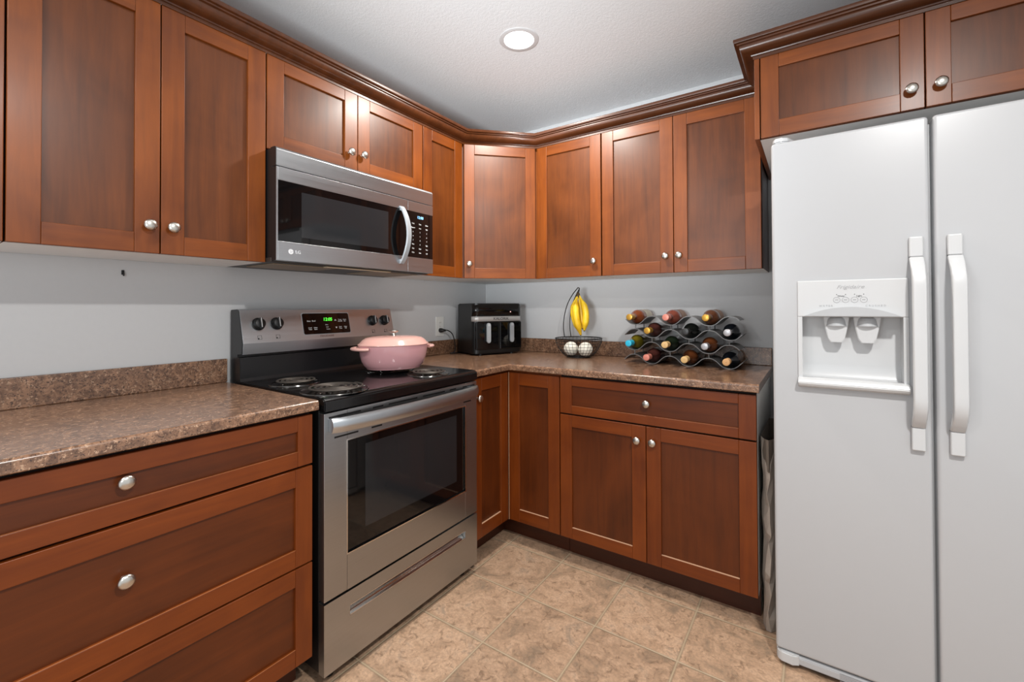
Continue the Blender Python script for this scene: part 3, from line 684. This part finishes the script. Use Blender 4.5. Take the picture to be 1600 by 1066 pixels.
# cord and plug (fryer's own parts), built in fryer frame from world points
Mi = Matrix.Translation((.221, -.254, CT)) @ Matrix.Rotation(PI/2-th_, 4, 'Z'); Mi = Mi.inverted()
def wl(p): return Mi @ Vector(p)
def bez(P, n=10):
    out = []
    for i in range(len(P)-1):
        p0 = Vector(P[max(i-1, 0)]); p1 = Vector(P[i]); p2 = Vector(P[i+1]); p3 = Vector(P[min(i+2, len(P)-1)])
        for k in range(n):
            t_ = k/n; out.append(.5*((2*p1)+(-p0+p2)*t_+(2*p0-5*p1+4*p2-p3)*t_*t_+(-p0+3*p1-3*p2+p3)*t_**3))
    out.append(Vector(P[-1])); return out
b = MB(); cp = [wl(p) for p in ((.030, -.470, 1.062), (.040, -.440, 1.060), (.052, -.412, 1.035), (.055, -.395, .985), (.050, -.385, .935), (.045, -.40, .9185), (.05, -.43, .9185), (.07, -.40, .9185), (.09, -.32, .9185))]
b.tube(bez(cp), .0034, black_m, 8); cd = b.build('power_cord', AF)
b = MB(); b.tube([wl(p) for p in ((.0065, -.478, 1.0625), (.022, -.476, 1.0625), (.030, -.468, 1.062), (.034, -.456, 1.061))], [.0135, .013, .009, .006], black_m, 10); b.build('plug', cd)
# outlet
ot = thing('wall_outlet', 'white duplex wall outlet between the stove and the air fryer', 'outlet', (0, -.475, 1.086), L)
b = MB(); b.box(-.035, .035, -.0055, -.0002, -.060, .060, outlet_m, .002); b.build('cover_plate', ot)
for z in (-.022, .022):
    b = MB(); b.prism(arc((0, z), .0165, -.9, PI+.9, 12) if z > 0 else arc((0, z), .0165, -PI-.9, .9, 12), -.0066, -.0054, outlet_m, 'y')
    for x in (-.006, .006): b.box(x-.001, x+.001, -.0069, -.0065, z-.002, z+.006, black_m)
    b.build('socket', ot)
b = MB(); b.lathe([(.003, 0), (.003, .0008)], nickel, '-y', c=(0, -.0055, 0), n=12); b.build('screw', ot)
# wall hook
hk = MB(); hk.box(.0003, .003, -2.013, -2.005, 1.318, 1.334, black_m, .001); hk.tube([(.003, -2.009, 1.33), (.008, -2.009, 1.326), (.011, -2.009, 1.319), (.009, -2.009, 1.314)], .0022, black_m, 8)
tag(hk.build('wall_hook'), 'tiny black hook on the grey wall under the left cabinets', 'hook')

# ------------------------------------------------------------------ banana stand basket
BC = Vector((.808, -.175, CT))
bk = thing('fruit_basket', 'black wire fruit basket with a tall banana hook', 'basket', BC)
RB, RT, HT = .066, .133, .110
def br(z): q = z/HT; return RB+(RT-RB)*math.sin(q*PI/2)**.75 if q > 0 else RB
b = MB()
def ring(r_, z, w=.0016): b.tube([(r_*math.cos(a), r_*math.sin(a), z) for a in [2*PI*k/48 for k in range(48)]], w, wire_m, 6, closed=True)
ring(RT, HT, .003); ring(RB, .004, .0026)
for q in (.12, .25, .4, .56, .72, .88): ring(br(HT*q), .004+HT*q, .0010)
for k in range(36):
    a = 2*PI*k/36; b.tube([(br(z)*math.cos(a), br(z)*math.sin(a), z+.002) for z in [HT*j/8 for j in range(9)]], .0010, wire_m, 5)
for k in range(-4, 5):
    x = k*.014; y = math.sqrt(max(0, RB**2-x*x)); b.tube([(x, -y, .004), (x, y, .004)], .0010, wire_m, 5); b.tube([(-y, x, .004), (y, x, .004)], .0010, wire_m, 5)
b.build('wire_bowl', bk)
b = MB(); sp_ = [(-.120, .057, HT), (-.126, .055, .17), (-.116, .050, .24), (-.088, .038, .31), (-.046, .022, .365), (-.012, .012, .397), (-.004, .003, .402)]
sp2 = [(-.095, .093, HT), (-.100, .088, .17), (-.090, .076, .24), (-.064, .058, .31), (-.026, .030, .365), (0, .014, .395), (.002, .002, .400)]
b.tube(bez(sp_), .0028, wire_m, 8); b.tube(bez(sp2), .0028, wire_m, 8)
b.tube(bez([(-.004, .003, .402), (.008, -.004, .398), (.010, -.008, .385), (.006, -.008, .375), (0, -.006, .372)]), .0024, wire_m, 8); b.build('banana_hook', bk)
# bananas (one bunch)
yel = NT('banana_skin'); v = yel.coord(); z_ = yel.noise(v, 18, 4); yel.P(Base_Color=yel.ramp(z_, [(.3, s2l((206, 158, 18))), (.55, s2l((236, 196, 40))), (.75, s2l((240, 214, 80)))]), Roughness=.42); yel = yel.m
tipm = plain('banana_tip', (70, 52, 26), .7)
bn = thing('banana_bunch', 'bunch of yellow bananas hanging from the basket hook', 'bananas', BC+Vector((.004, -.010, .365)))
b = MB(); b.tube([(0, .002, .006), (0, 0, 0), (0, -.002, -.02)], [.007, .010, .012], tipm, 10); b.build('stalk', bn)
for k, (a, bow, ln) in enumerate(((PI+.15, .050, .215), (-PI/2-.25, .046, .225), (-.15, .046, .20), (PI/2, .02, .19))):
    dx, dy = math.cos(a), math.sin(a); N = 16; pts = []; rs = []
    for i in range(N+1):
        t_ = i/N; out = .004+bow*math.sin(PI*min(1, t_*1.0)**.9)*.62+.006*t_; z = -.008-ln*t_
        if k == 2: out += .030*t_
        pts.append((dx*out+(.022*t_ if k in (0, 1, 3) else 0), dy*out, z)); rs.append(.0055 if t_ < .12 else (.0055+.0135*min(1, (t_-.12)/.18) if t_ < .8 else .019-.013*((t_-.8)/.2)))
    b = MB(); b.tube(pts, rs, yel, 5 if False else 10); b.tube([pts[-1], Vector(pts[-1])+Vector((0, 0, -.006))], [.0055, .004], tipm, 8); b.build('banana', bn)
for x, y, lb in ((-.0450, -.008, 'white lobed ball in the wire basket, left one of the two'), (.0450, -.004, 'white lobed ball in the wire basket, right one of the two')):
    b = MB(); rows = []; n1_, n2_ = 40, 20; wt = ball_m = bpy.data.materials.get('white_ball') or plain('white_ball', (226, 222, 210), .55, 0, .08, 25, .3)
    for j in range(n2_+1):
        ph = PI*j/n2_; row = []
        for i in range(n1_):
            a = 2*PI*i/n1_; q = .0430*(1-.05*abs(math.sin(a*4))*math.sin(ph)); row.append(b.bm.verts.new((q*math.sin(ph)*math.cos(a), q*math.sin(ph)*math.sin(a), -q*math.cos(ph)*.95)))
        rows.append(row)
    fs = []
    for a_, c_ in zip(rows, rows[1:]):
        for i in range(n1_): fs.append(b.bm.faces.new((a_[i], a_[(i+1) % n1_], c_[(i+1) % n1_], c_[i])))
    b._fin(fs, wt, True); bmesh.ops.remove_doubles(b.bm, verts=b.bm.verts[:], dist=1e-5)
    o = b.build('white_ball'); o.location = BC+Vector((x, y, .0480)); tag(o, lb, 'ball', 'white balls in the fruit basket')

# ------------------------------------------------------------------ wine rack
RK = thing('wine_rack', 'grey metal wine rack of four stacked wavy shelves', 'wine rack', (0, 0, 0))
YF, YB = -.262, -.105; PT = .1775; AM = .0215; TH_ = .0032
zA = [.914+AM+TH_/2+.0005+k*.0655 for k in range(4)]; phs = [1.253, 1.253-PT/2, 1.258, 1.258-PT/2]
def wz(k, x): c = math.cos(2*PI*(x-phs[k])/PT); return zA[k]-AM*c*(1.3-.3*c*c)
spans = [(1.112, 1.664), (1.118, 1.652), (1.114, 1.662), (1.120, 1.652)]
for k in range(4):
    b = MB(); x0, x1 = spans[k]; N = 72; rows = []
    for i in range(N+1):
        x = x0+(x1-x0)*i/N; z = wz(k, x); dz = (wz(k, x+.001)-wz(k, x-.001))/.002; ln = math.hypot(1, dz); nx, nz = -dz/ln*TH_/2, 1/ln*TH_/2
        rows.append([b.bm.verts.new(q) for q in ((x-nx, YF, z-nz), (x+nx, YF, z+nz), (x+nx, YB, z+nz), (x-nx, YB, z-nz))])
    fs = []
    for a, c_ in zip(rows, rows[1:]):
        for q in range(4): fs.append(b.bm.faces.new((a[q], a[(q+1) % 4], c_[(q+1) % 4], c_[q])))
    fs += [b.bm.faces.new(rows[0]), b.bm.faces.new(rows[-1][::-1])]; b._fin(fs, rack_m, True); b.build('wavy_shelf', RK)
b = MB()
for k in range(3):
    for j in range(-1, 4):
        x = phs[k]+PT*(j+.5)
        if not (spans[k][0]+.01 < x < spans[k][1]-.01): continue
        z0, z1 = wz(k, x), wz(k+1, x)
        for y in (YF+.012, YB-.012): b.tube([(x, y, z0), (x, y, z1)], .003, rack_m, 8)
b.build('connecting_pins', RK)
def glass(name, rgb, rough=.06):
    m = plain(name, rgb, rough, 0, .1, 15); m.node_tree.nodes['Principled BSDF'].inputs['Coat Weight'].default_value = .6; return m
BR = .0365
def bottle(x, z, gl, cap, label, lab=None, tip=-.348, capname='capsule'):
    o = thing('wine_bottle', label, 'bottle', (x, tip, z), 0, 'bottles lying in the wine rack')
    b = MB(); b.lathe([(.0135, .0), (.0152, .001), (.0152, .012), (.0138, .014), (.0140, .070), (.016, .082), (.022, .095), (.031, .108), (.0355, .122), (BR, .135), (BR, .292), (.034, .298), (.01, .296)], gl, 'y', n=28); b.build('glass_body', o)
    b = MB(); b.lathe([(.001, -.0012), (.0125, -.0012), (.0155, .0002), (.0158, .012), (.0146, .015), (.0147, .052)], cap, 'y', n=24, caps=False); b.build(capname, o)
    if lab:
        b = MB(); b.lathe([(BR+.0004, .165), (BR+.0004, .265)], lab, 'y', n=32, caps=False); b.build('paper_label', o)
amber = glass('amber_wine_glass', (110, 52, 20)); rose = glass('rose_brown_glass', (112, 54, 40)); brown = glass('brown_glass', (84, 46, 24)); dkred = glass('dark_red_glass', (64, 34, 30))
blk = glass('black_glass_bottle', (18, 20, 18)); green = glass('olive_glass', (92, 82, 20)); dkgreen = glass('dark_green_glass', (24, 32, 22)); navy = glass('blue_black_glass', (16, 20, 26))
gold = plain('gold_capsule', (196, 150, 62), .3, .6); pinkc = plain('pink_capsule', (206, 128, 112), .35, .2); tan = plain('tan_capsule', (208, 172, 116), .5); cork = plain('cork', (206, 160, 110), .7)
silv = plain('silver_capsule', (178, 176, 178), .3, .6); cyan = plain('cyan_capsule', (40, 168, 200), .35); blackc = plain('black_capsule', (44, 44, 44), .35); whitel = plain('cream_label', (205, 198, 180), .6); beigel = plain('beige_label', (160, 130, 112), .6)
def vz(k, x): return wz(k, x)+TH_/2+BR+.0012
v0 = [phs[0]+PT*j for j in range(3)]; v1 = [phs[1]+PT*j for j in range(3)]; v2 = [phs[2]+PT*j for j in range(3)]; v3 = [phs[3]+PT*j for j in range(3)]
bottle(v3[0], vz(3, v3[0]), amber, gold, 'amber wine bottle with gold capsule and cream label, left end of the top row', whitel)
bottle(v3[1], vz(3, v3[1]), rose, pinkc, 'rose-brown bottle with pink capsule in the middle of the top row', beigel)
bottle(v3[2], vz(3, v3[2]), brown, gold, 'brown bottle with gold capsule at the right end of the top row', beigel)
bottle(v2[0], vz(2, v2[0]), dkred, gold, 'dark reddish bottle with gold capsule, left end of the second row down')
bottle(v2[1], vz(2, v2[1]), blk, blackc, 'all-black bottle with black capsule in the middle of the second row down')
bottle(v2[2], vz(2, v2[2]), navy, silv, 'black bottle with silver capsule, right end of the second row down')
bottle(v1[0], vz(1, v1[0]), green, cyan, 'olive glass bottle with bright cyan capsule at the left of the rack')
bottle(v1[1], vz(1, v1[1]), dkgreen, tan, 'dark green bottle with tan stopper in the middle of the third row down')
bottle(v1[2], vz(1, v1[2]), brown, silv, 'brown bottle with silver capsule, right end of the third row down')
bottle(v0[0], vz(0, v0[0]), dkred, pinkc, 'dark red bottle with pink capsule, left end of the bottom row')
bottle(v0[1], vz(0, v0[1]), brown, tan, 'brown bottle with cream tan capsule in the middle of the bottom row')
bottle(v0[2], vz(0, v0[2]), navy, cork, 'blue-black bottle with bare cork end, right end of the bottom row')

# ------------------------------------------------------------------ folded paper bags between cabinet and fridge
random.seed(5)
paper = plain('bag_paper', (168, 158, 148), .8, 0, .08, 14, .3); paper_in = plain('bag_inside', (112, 102, 92), .9)
b = MB(); rows = []; NZ = 15; zt_ = .70
for k in range(NZ+1):
    z = .001+(zt_-.001)*k/NZ; pinch = .010*abs(math.sin(k*.62+.4)); j = lambda a: random.uniform(-a, a)
    x0 = 1.757+pinch*.7+abs(j(.002)); x1 = 1.812-abs(j(.002)); xm = (x0+x1)/2+j(.008); q = .024*abs(math.sin(k*.9))
    dz = 0 if k in (0,) else j(.010)
    rows.append([b.bm.verts.new(p) for p in ((x0, -.20, z), (x0+j(.001), -.575+j(.012), z+dz), (x0+.012+j(.003), -.600-q*.5+j(.01), z+dz), (xm, -.612-q+j(.012), z+dz*1.5 if k else z), (x1-.010+j(.003), -.598+j(.012), z+dz), (x1, -.57+j(.01), z+dz), (x1, -.20, z))])
fs = []
for a, c_ in zip(rows, rows[1:]):
    for k in range(7):
        f4 = (a[k], a[(k+1) % 7], c_[(k+1) % 7], c_[k])
        fs += [b.bm.faces.new((f4[0], f4[1], f4[2])), b.bm.faces.new((f4[0], f4[2], f4[3]))]
fs.append(b.bm.faces.new(rows[0][::-1])); b._fin(fs, paper, False)
inner = [b.bm.verts.new((v_.co.x*.9+1.785*.1, v_.co.y*.97-.4*.03, v_.co.z-.12)) for v_ in rows[-1]]
f2 = [b.bm.faces.new((rows[-1][k], rows[-1][(k+1) % 7], inner[(k+1) % 7], inner[k])) for k in range(7)]+[b.bm.faces.new(inner)]
b._fin(f2, paper_in, False)
tag(b.build('paper_bag', auto=False), 'crumpled grey-brown paper bag squeezed between the base cabinet and the refrigerator', 'bag')
